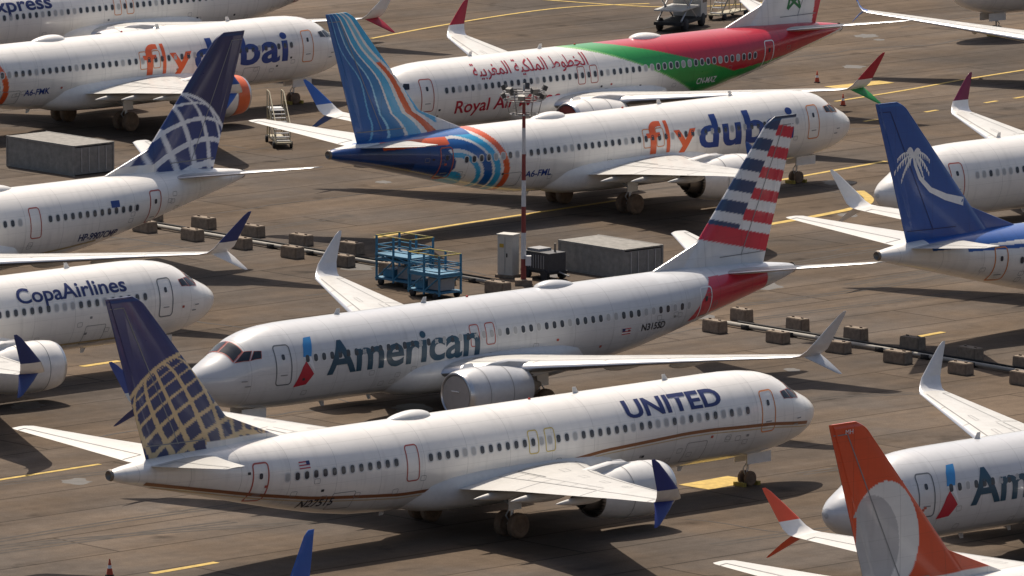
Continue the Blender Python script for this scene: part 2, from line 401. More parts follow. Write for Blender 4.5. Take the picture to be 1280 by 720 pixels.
def strip(m,g,pts,w,mt,off=.014,sides=(1,-1),closed=False):
    if closed: pts=pts+[pts[0]]
    P=[]
    for a,b in zip(pts,pts[1:]):
        d=math.dist(a,b);k=max(1,int(d/.2))
        for i in range(k): P.append((a[0]+(b[0]-a[0])*i/k,a[1]+(b[1]-a[1])*i/k))
    P.append(pts[-1]); vs=[]
    for i,p in enumerate(P):
        if closed: a=P[i-1] if i>0 else P[-2]; b=P[(i+1)] if i<len(P)-1 else P[1]
        else: a=P[max(0,i-1)];b=P[min(len(P)-1,i+1)]
        dx,dz=b[0]-a[0],b[1]-a[1];l=math.hypot(dx,dz) or 1; nx,nz=-dz/l*w/2,dx/l*w/2
        vs+=[(p[0]+nx,p[1]+nz),(p[0]-nx,p[1]-nz)]
    fs=[(2*i,2*i+1,2*i+3,2*i+2) for i in range(len(P)-1)]
    for sd in sides: m.add([g.mapz(x,z,sd,off) for x,z in vs],fs,mt)
def rrect(cx,cz,w,h,r,n=4):
    o=[]
    for qx,qz,a0 in((1,1,0),(-1,1,90),(-1,-1,180),(1,-1,270)):
        for i in range(n+1):
            a=R(a0+90*i/n); o.append((cx+qx*(w/2-r)+r*math.cos(a),cz+qz*(h/2-r)+r*math.sin(a)))
    return o
def details(g,parent,doorc,exitc,rearc,extra,midd=False,cock=None):
    m=MB()
    x=5.75;wz=3.86; xend=g.S(31.0)
    ex=[g.S(16.35),g.S(17.35)]
    while x<xend:
        if not(midd and abs(x-26.1)<.55):
            mt=M_shade if random.random()<.18 else M_glass
            for sd in(1,-1):
                for w,h,of,mm in((.34,.45,.010,M_frame),(.24,.34,.016,mt)):
                    pts=rrect(x,wz,w,h,w*.42,3); P=[g.mapz(a,b,sd,of) for a,b in pts]; P.append(g.mapz(x,wz,sd,of+.003))
                    n=len(pts); m.add(P,[(i,(i+1)%n,n) for i in range(n)],mm)
        x+=.508
    strip(m,g,rrect(4.35,3.66,.88,1.84,.16),.06,doorc,closed=True)
    strip(m,g,rrect(g.S(31.95),3.75,.80,1.72,.15),.07,rearc,closed=True)
    for xx in(4.35,g.S(31.95)):
        strip(m,g,[(xx-.2,3.2),(xx+.2,3.2)],.05,M_line)
        pts=rrect(xx,4.05,.18,.26,.07,3);
        poly(m,g,pts,M_glass,.018)
    for e in ex: strip(m,g,rrect(e,3.86,.56,1.0,.12),.05,exitc,closed=True)
    if midd: strip(m,g,rrect(26.1,3.72,.7,1.55,.14),.06,rearc,closed=True)
    strip(m,g,rrect(g.S(8.0)+.8,2.28,1.25,.95,.08),.03,M_line,sides=(1,),closed=True)
    strip(m,g,rrect(g.S(27.3),2.45,1.25,.8,.08),.03,M_line,sides=(1,),closed=True)
    for sd in(1,-1):
        def q(pts,of,mm):
            k=5; (a,b,c,d)=pts
            vs=[];
            for i in range(k+1):
                for j in range(k+1):
                    u,v=i/k,j/k
                    x_=(a[0]*(1-u)+b[0]*u)*(1-v)+(d[0]*(1-u)+c[0]*u)*v; t_=(a[1]*(1-u)+b[1]*u)*(1-v)+(d[1]*(1-u)+c[1]*u)*v
                    vs.append(g.mapt(x_,t_,sd,of))
            m.add(vs,[(i*(k+1)+j,(i+1)*(k+1)+j,(i+1)*(k+1)+j+1,i*(k+1)+j+1) for i in range(k) for j in range(k)],mm)
        for w in([(1.78,3),(1.86,47),(2.42,40),(2.40,3)],[(1.92,52),(2.52,62),(2.80,49),(2.48,43)],[(2.62,63),(3.15,66),(3.25,55),(2.92,51)]):
            cx=sum(p[0] for p in w)/4;ct=sum(p[1] for p in w)/4
            q([(cx+(p[0]-cx)*1.15,ct+(p[1]-ct)*1.12) for p in w],.012,cock or M_frame); q(w,.022,M_cock)
    for xx,zz in((2.0,3.1),(2.2,2.85)): strip(m,g,[(xx,zz),(xx+.3,zz)],.05,M_line,off=.05)
    for _ in range(18):
        xx=random.uniform(5,g.S(34));zz=random.uniform(1.9,3.0); strip(m,g,rrect(xx,zz+max(0,(xx-g.S(26))*.2),.3,.22,.04,2),.02,M_line,closed=True)
    for _ in range(8):
        xx=random.uniform(3,g.S(33));zz=random.uniform(2.3,3.2); poly(m,g,rrect(xx,zz+max(0,(xx-g.S(26))*.2),.16,.12,.02,1),random.choice([D_red,T_dk,M_line]),.015)
    extra(m,g)
    m.build('skin_markings',parent,smooth=True)
def finstrip(m,g,pts,w,mt,off=.012):
    P=[]
    for a,b in zip(pts,pts[1:]):
        d=math.dist(a,b);k=max(1,int(d/.2))
        for i in range(k): P.append((a[0]+(b[0]-a[0])*i/k,a[1]+(b[1]-a[1])*i/k))
    P.append(pts[-1])
    W=w if isinstance(w,(tuple,list)) else (w,w); vs=[]
    for i,p in enumerate(P):
        a=P[max(0,i-1)];b=P[min(len(P)-1,i+1)];dx,dz=b[0]-a[0],b[1]-a[1];l=math.hypot(dx,dz) or 1
        ww=W[0]+(W[1]-W[0])*i/(len(P)-1); vs+=[(p[0]-dz/l*ww/2,p[1]+dx/l*ww/2),(p[0]+dz/l*ww/2,p[1]-dx/l*ww/2)]
    for sd in(1,-1): m.add([(x+g.dt,sd*(finY(x,z)+off),z) for x,z in vs],[(2*i,2*i+1,2*i+3,2*i+2) for i in range(len(P)-1)],mt)
def rudder(m,g,mt=None):
    mt=mt or M_line
    f=lambda z,s: (FLEm(z)+s*(FTE(z)-FLEm(z)),z)
    finstrip(m,g,[f(5.7,.66),f(11.9,.60)],.05,mt); finstrip(m,g,[f(11.9,.6),(FTE(11.9)-.1,11.9)],.04,mt)
    finstrip(m,g,[(34.0,5.75),(37.2,5.75)],.05,mt)
def ftext(m,g,s,xc,z0,W,cap,mt,bold=0):
    vs,fs,w=textmesh(s,bold);k=W/w;ky=cap/.7
    for sd in(1,-1): m.add([((xc+W/2-x*k if sd>0 else xc-W/2+x*k)+g.dt,sd*(finY(xc,z0)+.03),z0+y*ky) for x,y in vs],fs,mt)
# ------------------------------------------------------------------ colour functions
def full(n,c): return np.tile(np.array(c,float),(n,1))
def globe(C,x,z,cx,cz,r,inner,inner2,linec,step=11,w=.13,wlow=.0,tilt=20,rot=25,lat0=0):
    u=(x-cx)/r;v=(z-cz)/r;d=u*u+v*v;ins=d<1
    k=np.clip((z-5.2)/4.2,0,1)
    C[ins]=(np.array(inner)[None,:]*k[:,None]+np.array(inner2)[None,:]*(1-k)[:,None])[ins]
    ww=np.sqrt(np.clip(1-d,0,1)); a=R(tilt); b=R(rot)
    u2=u*math.cos(b)-v*math.sin(b); v2=u*math.sin(b)+v*math.cos(b)
    v3=v2*math.cos(a)-ww*math.sin(a); w3=v2*math.sin(a)+ww*math.cos(a)
    lat=np.degrees(np.arcsin(np.clip(v3,-1,1)));lon=np.degrees(np.arctan2(u2,w3))
    W=w+wlow*(1-k); cl=np.maximum(np.cos(np.radians(lat)),.2)
    ln=((lat/step+50)%1<W)|((lon/step/1.15+50)%1<W/cl)
    C[ins&ln]=linec; C[(np.abs(np.sqrt(d)-1)<.02)]=linec
def f_white(x,y,z): return full(len(x),WHITE)
def f_united(x,y,z):
    C=full(len(x),WHITE); zl=UL(x); C[z<zl-.1]=(.64,.635,.62); return C
ULx=[1.2,4,8,13,18,24,29,32,35,38]; ULz=[2.75,3.05,3.22,3.0,2.45,2.35,2.75,3.2,3.75,4.3]
def UL(x): return np.interp(x,ULx,ULz)
NAVY=lin('182a6c')
def fin_united(x,y,z):
    C=full(len(x),NAVY); globe(C,x,z,34.7,5.5,4.15,lin('1c3270'),lin('3a4468'),lin('dcc093'),12,.13,.16,25,30)
    C[(z<5.6)&(x<34)]=WHITE; return C
def fin_copa(x,y,z):
    C=full(len(x),lin('131f58')); globe(C,x,z,34.3,5.3,4.1,lin('1a3274'),lin('27417c'),lin('e6e6ea'),19,.16,.10,30,-25)
    C[(z<5.8)&(x<33.0)]=WHITE; return C
SIL=(.60,.605,.615)
RED=lin('cc2240')
def f_american(x,y,z):
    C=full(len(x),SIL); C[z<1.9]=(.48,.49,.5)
    xl=32.4-(4.9-z)*.8; C[(x>xl)&(x<36.8)&(z>3.0+(x-31)*.16)&(z<5.02)]=RED
    C[(z>=5.02)&(x>29)]=(.66,.67,.68)
    return C
def fin_american(x,y,z):
    C=full(len(x),(.72,.73,.75)); w=z+.22*(x-35); k=(w/1.12)%1; div=34.5+(z-5.6)*.58
    blue=x<div; C[blue&(k<.56)]=lin('24406a'); C[(~blue)&(((w+.25)/1.12)%1<.52)]=RED
    C[(~blue)&(((w+.25)/1.12)%1>=.52)]=(.8,.8,.8)
    C[(w>6.25)&(w<7.1)]=RED; C[w<=6.25]=(.66,.67,.68)
    C[z>12.22]=lin('1d3557'); return C
FB=lin('0d5fa6');FC=lin('33acdc');FD=lin('14407e');FO=lin('e8622e')
def f_fly(x,y,z):
    C=full(len(x),WHITE); r=np.hypot(x-31.4,(z-2.4)*1.05)
    C[(r<3.9)&(x<32.5)]=FO; C[(r<3.5)]=WHITE
    for a,b,c in((2.9,3.3,FC),(2.2,2.75,FB),(1.7,2.0,FC),(.9,1.5,WHITE),(0,.9,FC)): C[(r>=a)&(r<b)]=c
    C[(x>31.6+.3*np.sin(z*3))&(z<5.0)]=FD; C[(x>31.6)&(z>=4.75)&(x<36)]=FO; C[(x>29.8)&(z>5.15)]=FB
    C[(x>34)&(z<3.9)]=lin('0a2c5e')
    return C
def fin_fly(x,y,z):
    le=np.array([FLE(q) for q in z]);te=FTE(z); s=(x-le)/(te-le); s=s+.10*np.sin(z*.9+.6)+.02*np.sin(z*2.3)
    C=full(len(x),FB)
    for a,b,c in((-9,.10,FC),(.10,.17,WHITE),(.17,.27,FO),(.27,.33,WHITE),(.33,.46,FC),(.46,.49,WHITE),(.49,.62,lin('1a7db8')),(.62,.645,lin('9fd4ea')),(.645,.78,FB),(.78,.80,lin('6fb8dc'))):
        C[(s>=a)&(s<b)]=c
    C[(s>=.17)&(s<.27)&(z>9.5)]=lin('7cc7e4')
    C[(z<6.6)&(x<31.5)]=WHITE
    return C
RR=lin('c21632');RG=lin('249a45')
def f_ram(x,y,z):
    C=full(len(x),WHITE); a=np.clip(x-15.5,0,50)/10.5; b=np.clip(x-18.5,0,50)/11.5
    zg=5.45-3.5*a**1.5; zr=5.45-2.7*b**1.35
    C[(x>15.5)&(z>zg)]=RG; C[(x>18.5)&(z>zr)]=RR; C[(x>15.5)&(z>zg+.0)&(z<zg+.10)]=lin('7cc06a')
    low=(x>25.5); lim=1.75+(x-25.5)*.22; C[low&(z<lim)]=WHITE; C[low&(z>=lim)&(z<lim+np.clip(1.0-(x-25.5)*.12,0,1))]=RG
    return C
def fin_ram(x,y,z):
    C=full(len(x),WHITE); C[(x>37.0+.16*(z-6))]=RR; return C
SB=lin('15529f')
def f_samoa(x,y,z):
    C=full(len(x),WHITE); C[(x>28.8)&(z>4.85-.02*(x-31))&(x<36.2)]=SB
    C[(x>26)&(np.abs(z-(4.62+.02*(x-33)))<.09)&(x<34)]=SB; return C
def fin_samoa(x,y,z): return full(len(x),SB)
GO=lin('dc4a20')
def fin_gol(x,y,z):
    C=full(len(x),GO); d=np.hypot((x-36.4)/1.0,(z-7.5)/1.25)
    C[d<1.85]=(.74,.73,.71); C[(np.hypot(x-37.2,(z-7.3)/1.3)<1.55)&(d<1.85)]=(.46,.46,.47)
    C[(x>37.9)&(d<2.1)&(z<8.5)]=GO; C[(z<5.7)&(x<34)]=WHITE; return C
def fin_navyplain(c):
    def f(x,y,z):
        C=full(len(x),c); C[z<5.8]=WHITE; return C
    return f
# ------------------------------------------------------------------ livery extras
T_navy=cm('navy_lettering','1a2a63'); T_blue=cm('blue_lettering','173c86'); T_orange=cm('orange_lettering','e5602e'); T_slate=cm('slate_lettering','1b465c')
T_red=cm('red_lettering','b01c34'); T_gold=cm('gold_line','8a5a3a'); T_dk=cm('dark_lettering','2a2c34'); T_green=cm('green_star','14753a'); T_lb=cm('light_blue','2f86c4')
D_red=cm('door_line_red','b0564c'); D_or=cm('door_line_orange','d5854a'); D_grey=cm('door_line_grey','666b70'); D_wh=cm('door_line_white','e8e8e8'); D_yel=cm('door_line_yellow','d2bc66')
def flag(m,g,x,z):
    poly(m,g,rrect(x,z,.62,.36,.01,1),cm('flag_white','ddd8d8'),.014)
    for i in range(3): strip(m,g,[(x-.3,z-.13+i*.13),(x+.3,z-.13+i*.13)],.05,T_red,.017)
    poly(m,g,rrect(x-.2,z+.08,.2,.16,.01,1),T_navy,.02)
def e_united(m,g):
    text(m,g,'UNITED',10.15,4.28,5.9,.70,T_navy,.028)
    strip(m,g,[(float(x),float(UL(g.x8(x)))) for x in np.arange(1.3,g.S(37.9),.5)],.15,T_gold)
    strip(m,g,[(float(x),float(UL(g.x8(x)))-.17) for x in np.arange(1.3,g.S(37.5),.5)],.05,mat('thin_gold',(.55,.42,.25),.4))
    text(m,g,'N27515',g.S(28.6),2.30,1.7,.36,T_dk,.02); flag(m,g,g.S(29.6),4.3)
def xe_american(m,g):
    text(m,g,'American',11.8,2.98,9.7,1.5,T_slate,.022)
    poly(m,g,[(5.5,3.95),(6.0,3.95),(6.3,4.8),(5.85,4.78),(5.65,4.5)],T_lb)
    poly(m,g,[(5.0,2.55),(5.75,2.62),(6.15,3.1),(5.65,3.75),(5.45,3.5)],T_red)
    poly(m,g,[(5.48,3.93),(5.98,3.93),(6.2,3.2),(5.72,3.8)],mat('pale_grey',(.75,.75,.77),.4))
    text(m,g,'N315SD',g.S(28.2),2.95,1.7,.34,T_dk,.02); flag(m,g,g.S(26.3),3.05)
def e_fly(reg):
    def f(m,g):
        text(m,g,'f',16.75,3.0,1.25,1.72,T_orange,.012); text(m,g,'l',15.75,3.0,.26,1.72,T_orange,.012); text(m,g,'y',14.45,3.0,1.7,1.72,T_orange,.012)
        text(m,g,'dubai',9.7,3.0,7.4,1.72,T_blue,.026,space=1.05)
        text(m,g,reg,25.4,2.5,1.9,.36,T_blue,.02)
    return f
def e_copa(m,g):
    text(m,g,'CopaAirlines',10.2,4.25,6.8,.66,T_navy,.018); text(m,g,'HP-9907CMP',g.S(28.0),2.45,2.9,.38,T_navy,.02); poly(m,g,rrect(g.S(29),4.2,.6,.35,.02,1),T_blue)
    strip(m,g,[(6,1.9),(20,1.9),(g.S(24),1.9),(g.S(28),2.35)],.1,mat('pale_gold',(.5,.38,.2),.4))
def e_ram(m,g):
    text(m,g,'ﺔﻴﺑﺮﻐﻤﻟﺍ ﺔﻴﻜﻠﻤﻟﺍ ﻁﻮﻄﺨﻟﺍ',12.6,4.42,9.0,.66,T_red,.008); text(m,g,'Royal Air Maroc',10.6,2.45,8.2,.74,T_red,.014)
    text(m,g,'CN-MAZ',26.6,2.55,1.7,.36,D_wh,.02)
def e_exp(m,g): text(m,g,'Express',8.6,4.2,5.2,.8,T_navy,.02)
def e_gol(m,g): text(m,g,'GOL',9,2.9,5,1.4,T_orange,.05)
def e_none(m,g): text(m,g,'samoa airways',11,4.2,7,.6,T_blue,.02)
def e_q(m,g): text(m,g,'QATAR',14.0,3.9,7,.9,cm('maroon','5a1033'),.02)
def plane(X,Y,h,m9,ff,fnf,fine,wing=(None,None,None),nac=None,cover=None,doors=(D_red,D_or,D_red),extra=e_none,finx=None,dome=True,stabm=None,wingm=None,wrap=True,bel=None,front=None,rc=None,cock=None):
    e=bpy.data.objects.new('passenger_airliner',None); COL.objects.link(e)
    e.location=(X,Y,0); e.rotation_euler=(0,0,R(h+180)); e.empty_display_size=2
    g=Geo(m9); fuselage(g,ff,fine,e); fin(g,fnf,e)
    wings(g,e,wing[0] or M_wing,wing[1] or M_wing,wing[2],wingm); nac=nac or M_white
    nacelles(g,e,nac,front or nac,cover); stab(g,e,stabm or M_wing); gear(g,e,wrap); belly(g,e,bel or M_white); topbits(g,e,dome,bel or M_white)
    m=MB(); rudder(m,g,rc)
    if finx: finx(m,g)
    m.build('fin_markings',e)
    details(g,e,doors[0],doors[1],doors[2],extra,m9,cock)
    return e
C_red=mat('engine_cover_red',(.30,.07,.05),.8,noise=.3); C_brown=mat('engine_cover_brown',(.14,.075,.05),.85,noise=.3); C_pale=mat('engine_cover_pale',(.45,.40,.36),.8)
P_navy=cm('winglet_navy','1c2f78'); P_blue=cm('winglet_blue','1a55a8'); P_red=cm('winglet_red','b01a30'); P_green=cm('winglet_green','22903f'); P_or=cm('winglet_orange','de4a20'); P_mar=cm('winglet_maroon','7a1540'); P_cop=cm('winglet_dark','1f336e')
M_bel=mat('belly_grey',(.64,.635,.62),.4,coat=.2)
T_palm=mat('palm_white',(.85,.85,.85),.4)
def fx_samoa(m,g):
    cx,cz=36.9,9.55
    finstrip(m,g,[(cx,cz),(36.8,9.1),(36.45,8.4),(35.75,7.75),(34.7,7.3),(33.4,6.95)],(.14,.42),T_palm)
    for a,l in((112,1.15),(72,1.25),(38,1.3),(8,1.2),(150,1.2),(182,1.0),(-20,.8),(200,.7)):
        pts=[]
        for i in range(8):
            t=i/7; pts.append((cx+l*t*math.cos(R(a)),cz+l*t*math.sin(R(a))+.1*t-.95*t*t))
        pts=[(min(max(px,FLE(pz)+.12),FTE(pz)-.08),pz) for px,pz in pts]
        finstrip(m,g,pts,(.14,.04),T_palm)
        for i in range(2,8):
            p=pts[i]; dxn=.10 if math.cos(R(a))>0 else -.10
            finstrip(m,g,[p,(min(max(p[0]+dxn*.3,FLE(p[1]-.4)+.1),FTE(p[1]-.4)-.05),p[1]-.42+.03*i)],(.12,.03),T_palm,.016)
def fx_gol(m,g): ftext(m,g,'MH',38.4,11.9,.42,.19,mat('white_letter',(.8,.8,.8)),.0)
def fx_ram(m,g):
    c=(35.2,6.95);pts=[]
    for i in range(10):
        rr=.95 if i%2==0 else .38;a=R(90+36*i);pts.append((c[0]+rr*math.cos(a),c[1]+rr*math.sin(a)))
    for i in range(5):
        a=pts[2*i];
        finstrip(m,g,[a,pts[(2*i+4)%10]],.17,T_green,.012+.002*i)
plane(13.68,416.46,42.5,True,f_united,fin_united,[],(P_navy,P_navy,M_wing),M_bel,C_red,(D_or,D_yel,D_red),e_united,bel=M_bel,cock=D_red)
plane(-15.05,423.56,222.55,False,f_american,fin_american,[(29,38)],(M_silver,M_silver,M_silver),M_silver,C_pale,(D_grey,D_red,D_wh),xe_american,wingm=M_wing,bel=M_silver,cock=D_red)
plane(18.98,518.04,42.6,False,f_fly,fin_fly,[(27,39)],(P_blue,P_blue,M_white),M_white,C_brown,(D_or,D_or,D_red),e_fly('A6-FML'),front=M_white,cock=D_or)
plane(-45.08,455.64,222.8,True,f_white,fin_copa,[],(P_cop,M_white,M_white),M_white,C_red,(D_red,D_or,D_red),e_copa)
plane(-9.27,523.39,222.5,False,f_ram,fin_ram,[(15,38)],(P_red,P_green,M_white),M_white,C_red,(D_red,D_red,D_wh),e_ram,fx_ram)
plane(-10.26,552.69,42.6,False,f_fly,fin_fly,[(27,39)],(P_blue,P_blue,M_white),M_white,cm('engine_cover_orange','c8552c'),(D_or,D_or,D_red),e_fly('A6-FMK'),front=cm('nacelle_orange','d8602f'))
plane(-37.78,557.12,222.5,False,f_white,fin_navyplain(lin('c8451f')),[],(M_white,P_red,M_white),None,C_red,extra=e_exp)
plane(-14.9,450.75,41.9,True,f_white,fin_copa,[],(P_cop,P_cop,M_white),M_white,C_brown,(D_grey,D_or,D_red),e_copa,cock=D_red)
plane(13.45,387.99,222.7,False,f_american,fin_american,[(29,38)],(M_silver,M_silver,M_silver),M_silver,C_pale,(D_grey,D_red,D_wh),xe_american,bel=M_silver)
plane(41.16,382.34,43.2,False,f_white,fin_gol,[],(P_or,P_or,M_white),None,C_red,extra=e_gol,finx=fx_gol)
plane(47.41,480.33,41.9,False,f_samoa,fin_samoa,[(26,38.5)],(M_white,M_white,M_white),None,C_red,(D_red,D_or,D_or),e_none,fx_samoa,rc=cm('fin_line_blue','0c2c66'))
plane(19.54,487.87,222.6,False,f_white,fin_navyplain(lin('5a1033')),[],(P_mar,P_mar,M_white),None,C_red,extra=e_q)
plane(28,582,222.5,False,f_white,fin_navyplain(lin('1a3f86')),[],(P_blue,P_blue,M_white),None,C_brown,extra=e_exp)
plane(38.0,541,268,False,f_white,fin_navyplain(lin('1a3f86')),[],(P_blue,P_blue,P_blue),None,C_brown,extra=e_exp)
# ------------------------------------------------------------------ ground
gm=bpy.data.materials.new('apron_asphalt'); gm.use_nodes=True
nt=gm.node_tree;N=nt.nodes;L=nt.links;b=N['Principled BSDF'];b.inputs['Roughness'].default_value=1.0;b.inputs['Specular IOR Level'].default_value=.08
tc=N.new('ShaderNodeTexCoord'); rot=N.new('ShaderNodeMapping'); rot.inputs['Rotation'].default_value=(0,0,R(-42.5)); L.new(tc.outputs['Object'],rot.inputs[0])
def noise(src,scale,detail=6,rough=.6,st=None):
    n=N.new('ShaderNodeTexNoise');n.inputs['Scale'].default_value=scale;n.inputs['Detail'].default_value=detail;n.inputs['Roughness'].default_value=rough
    if st:
        mp=N.new('ShaderNodeMapping');mp.inputs['Scale'].default_value=st;L.new(src,mp.inputs[0]);src=mp.outputs[0]
    L.new(src,n.inputs[0]);return n.outputs[0]
def rng(o,a,b_,c,d):
    m=N.new('ShaderNodeMapRange');m.inputs[1].default_value=a;m.inputs[2].default_value=b_;m.inputs[3].default_value=c;m.inputs[4].default_value=d;L.new(o,m.inputs[0]);return m.outputs[0]
def mul(a,b_):
    m=N.new('ShaderNodeMath');m.operation='MULTIPLY';L.new(a,m.inputs[0]);L.new(b_,m.inputs[1]);return m.outputs[0]
v=rng(noise(rot.outputs[0],.05,8,.65),.35,.65,.70,1.18)
v=mul(v,rng(noise(rot.outputs[0],1.2,6,.75),.3,.7,.84,1.12))
v=mul(v,rng(noise(rot.outputs[0],.6,5,.6,(.06,1,1)),.3,.7,.78,1.16))
v=mul(v,rng(noise(rot.outputs[0],.35,4,.5),.62,.73,1,.55))
v=mul(v,rng(noise(rot.outputs[0],14,3,.8),.3,.7,.80,1.2))
br=N.new('ShaderNodeTexBrick');L.new(rot.outputs[0],br.inputs[0]);br.inputs['Scale'].default_value=1;br.inputs['Brick Width'].default_value=30;br.inputs['Row Height'].default_value=4.6;br.inputs['Mortar Size'].default_value=.07
br.inputs['Color1'].default_value=(.90,.90,.90,1);br.inputs['Color2'].default_value=(1.08,1.08,1.08,1);br.inputs['Mortar'].default_value=(.5,.5,.5,1);br.offset=.5
v=mul(v,br.outputs[0])
hu=N.new('ShaderNodeMix');hu.data_type='RGBA';hu.inputs[6].default_value=(.128,.096,.070,1);hu.inputs[7].default_value=(.108,.090,.076,1);L.new(rng(noise(rot.outputs[0],.09,4,.6),.4,.6,0,1),hu.inputs[0])
cr=N.new('ShaderNodeMix');cr.data_type='RGBA';cr.blend_type='MULTIPLY';cr.inputs[0].default_value=1;L.new(hu.outputs[2],cr.inputs[6]);L.new(v,cr.inputs[7]);L.new(cr.outputs[2],b.inputs['Base Color'])
bp=N.new('ShaderNodeBump');bp.inputs['Strength'].default_value=.25;bp.inputs['Distance'].default_value=.02;L.new(noise(rot.outputs[0],9,4,.8),bp.inputs['Height']);L.new(bp.outputs[0],b.inputs['Normal'])
m=MB(); m.add([(-6000,-3000,0),(6000,-3000,0),(6000,9000,0),(-6000,9000,0)],[(0,1,2,3)],gm); m.build('ground',smooth=False)
M_yel=mat('yellow_marking',(.56,.37,.05),.7,noise=.45,nscale=2.5)
M_seal=mat('crack_sealant',(.035,.03,.027),.8,noise=.3)
M_skid=mat('tyre_marks',(.066,.052,.040),.95,noise=.5,nscale=1.5)
M_oil=mat('oil_stain',(.05,.040,.032),.6,noise=.5,nscale=2)
def gstrip(m,pts,w,mt,z=.004):
    vs=[]
    for i,p in enumerate(pts):
        a=Vector(pts[max(0,i-1)]);b_=Vector(pts[min(len(pts)-1,i+1)]);d=(b_-a).normalized();n=Vector((-d.y,d.x))*w/2
        vs+=[(p[0]+n.x,p[1]+n.y,z),(p[0]-n.x,p[1]-n.y,z)]
    m.add(vs,[(2*i,2*i+1,2*i+3,2*i+2) for i in range(len(pts)-1)],mt)
def catm(pts,k=8):
    o=[];P=[pts[0]]+pts+[pts[-1]]
    for i in range(1,len(P)-2):
        for j in range(k):
            t=j/k;o.append(tuple(.5*((2*P[i][c])+(-P[i-1][c]+P[i+1][c])*t+(2*P[i-1][c]-5*P[i][c]+4*P[i+1][c]-P[i+2][c])*t*t+(-P[i-1][c]+3*P[i][c]-3*P[i+1][c]+P[i+2][c])*t**3) for c in(0,1)))
    o.append(pts[-1]);return o
m=MB()
for (i,p,w) in ((0,[(-27,411),(-23.4,414.7),(-19,419.1)],.3),(1,[(-15.5,390.7),(-12.8,393.5)],.4),(2,[(-7.4,493.1),(-2.9,498.3),(6,508)],.35),
 (3,catm([(13.2,497.5),(16.5,501.5),(19.2,505.5),(19.9,508.5),(19.5,512)]),.55),(4,[(-21.2,448.0),(-19.4,449.8)],.45),(5,[(8.3,413.1),(10.6,415.5)],1.9),
 (6,[(14.5,515.5),(21.5,524.5)],.35),(7,catm([(19.5,551.5),(24,557),(28,562.5),(33,568.5)]),.3),(8,catm([(-9,582.5),(-5,589),(0,596),(4,600),(9,602)]),.3),
 (9,catm([(2,604),(10,600),(17,603),(26,610)]),.3),(10,[(20.2,457.9),(21.8,459.8)],.4),(11,[(19.5,558),(23,561)],1.4)):
    gstrip(m,p,w,M_yel,.012+.001*i)
for i in range(9): gstrip(m,[(19+i*1.9,540+i*2.2),(19.8+i*1.9,540.95+i*2.2)],.3,M_yel,.012)
m.build('apron_markings',smooth=False)
m=MB(); hd=R(42.5)
rs=random.Random(3)
for i in range(34):
    x,y=rs.uniform(-32,32),rs.uniform(385,600);a=hd+(0 if rs.random()<.6 else math.pi/2);pts=[(x,y)]
    for k in range(rs.randint(6,16)):
        a2=a+rs.uniform(-.35,.35);x+=1.2*math.cos(a2);y+=1.2*math.sin(a2);pts.append((x,y))
    gstrip(m,pts,rs.uniform(.07,.16),M_seal,.008+i*.00005)
m.build('sealed_cracks',smooth=False)
m=MB()
for i in range(16):
    x,y=rs.uniform(-30,25),rs.uniform(388,590);a=hd+rs.uniform(-.2,.2);c=rs.uniform(-.03,.03)
    for off in(0,.5):
        px,py,aa=x+off*.7,y-off*.7,a;pts=[(px,py)]
        for k in range(14):
            aa+=c;px+=1.3*math.cos(aa);py+=1.3*math.sin(aa);pts.append((px,py))
        gstrip(m,pts,.22,M_skid,.004+i*.00008+off*.00006)
m.build('tyre_skid_marks',smooth=False)
m=MB()
for i in range(26):
    x,y=rs.uniform(-28,28),rs.uniform(388,595);r=rs.uniform(.35,1.3);n=18;k=[rs.uniform(.7,1.15) for _ in range(n)]
    m.add([(x+r*k[j]*math.cos(2*math.pi*j/n),y+r*k[j]*1.3*math.sin(2*math.pi*j/n),.0020+i*.00006) for j in range(n)],[tuple(range(n))],M_oil)
m.build('oil_stains',smooth=False)
# ------------------------------------------------------------------ concrete blocks and cable run
M_conc=mat('weathered_concrete',(.27,.21,.155),.9,noise=.45,nscale=4)
def blockmesh():
    bm=bmesh.new();bmesh.ops.create_cube(bm,size=1)
    for v_ in bm.verts:
        v_.co.x*=1.25;v_.co.y*=.62;v_.co.z=(v_.co.z+.5)*.6
        if v_.co.z>.3: v_.co.x*=.97;v_.co.y*=.94
    bmesh.ops.bevel(bm,geom=bm.edges[:],offset=.035,segments=2,affect='EDGES')
    for dx in(-.35,.35):
        bmesh.ops.create_cube(bm,size=1,matrix=Matrix.Translation((dx,0,.63))@Matrix.Diagonal((.16,.05,.07,1)))
    me=bpy.data.meshes.new('concrete_block');bm.to_mesh(me);bm.free();me.materials.append(M_conc);return me
bmsh=blockmesh()
def row(a,b_,n,skip=()):
    for i in range(n):
        if i in skip: continue
        t=i/(n-1);o=bpy.data.objects.new('concrete_block',bmsh);COL.objects.link(o)
        o.location=(a[0]+(b_[0]-a[0])*t+random.uniform(-.12,.12),a[1]+(b_[1]-a[1])*t+random.uniform(-.15,.15),0)
        o.rotation_euler=(0,0,R(-47.5+random.uniform(-5,5)));s=random.uniform(.98,1.14);o.scale=(s,s,random.uniform(.95,1.1))
row((-20,495),(-.8,473),8); row((-19.6,499.6),(-.2,477.8),8,(6,7))
row((10.3,459.7),(25,443.2),6); row((11.8,463.4),(25.4,447.9),6)
m=MB()
for a,b_ in(((-20.5,497.6),(-.9,475.4)),((10.8,461.8),(26,445.0))):
    A=Vector((*a,.16));B=Vector((*b_,.16)); m.tube(A,B,.11,mat('hose',(.34,.32,.28),.7),8)
    k=int((B-A).length/3)
    for i in range(k):
        p=A.lerp(B,(i+.5)/k); m.box((p.x,p.y,.12),(.5,.35,.24),M_dark,Matrix.Rotation(R(-47.5),3,'Z'))
    m.tube(A+Vector((.7,.7,-.05)),B+Vector((.7,.7,-.05)),.06,M_dark,6)
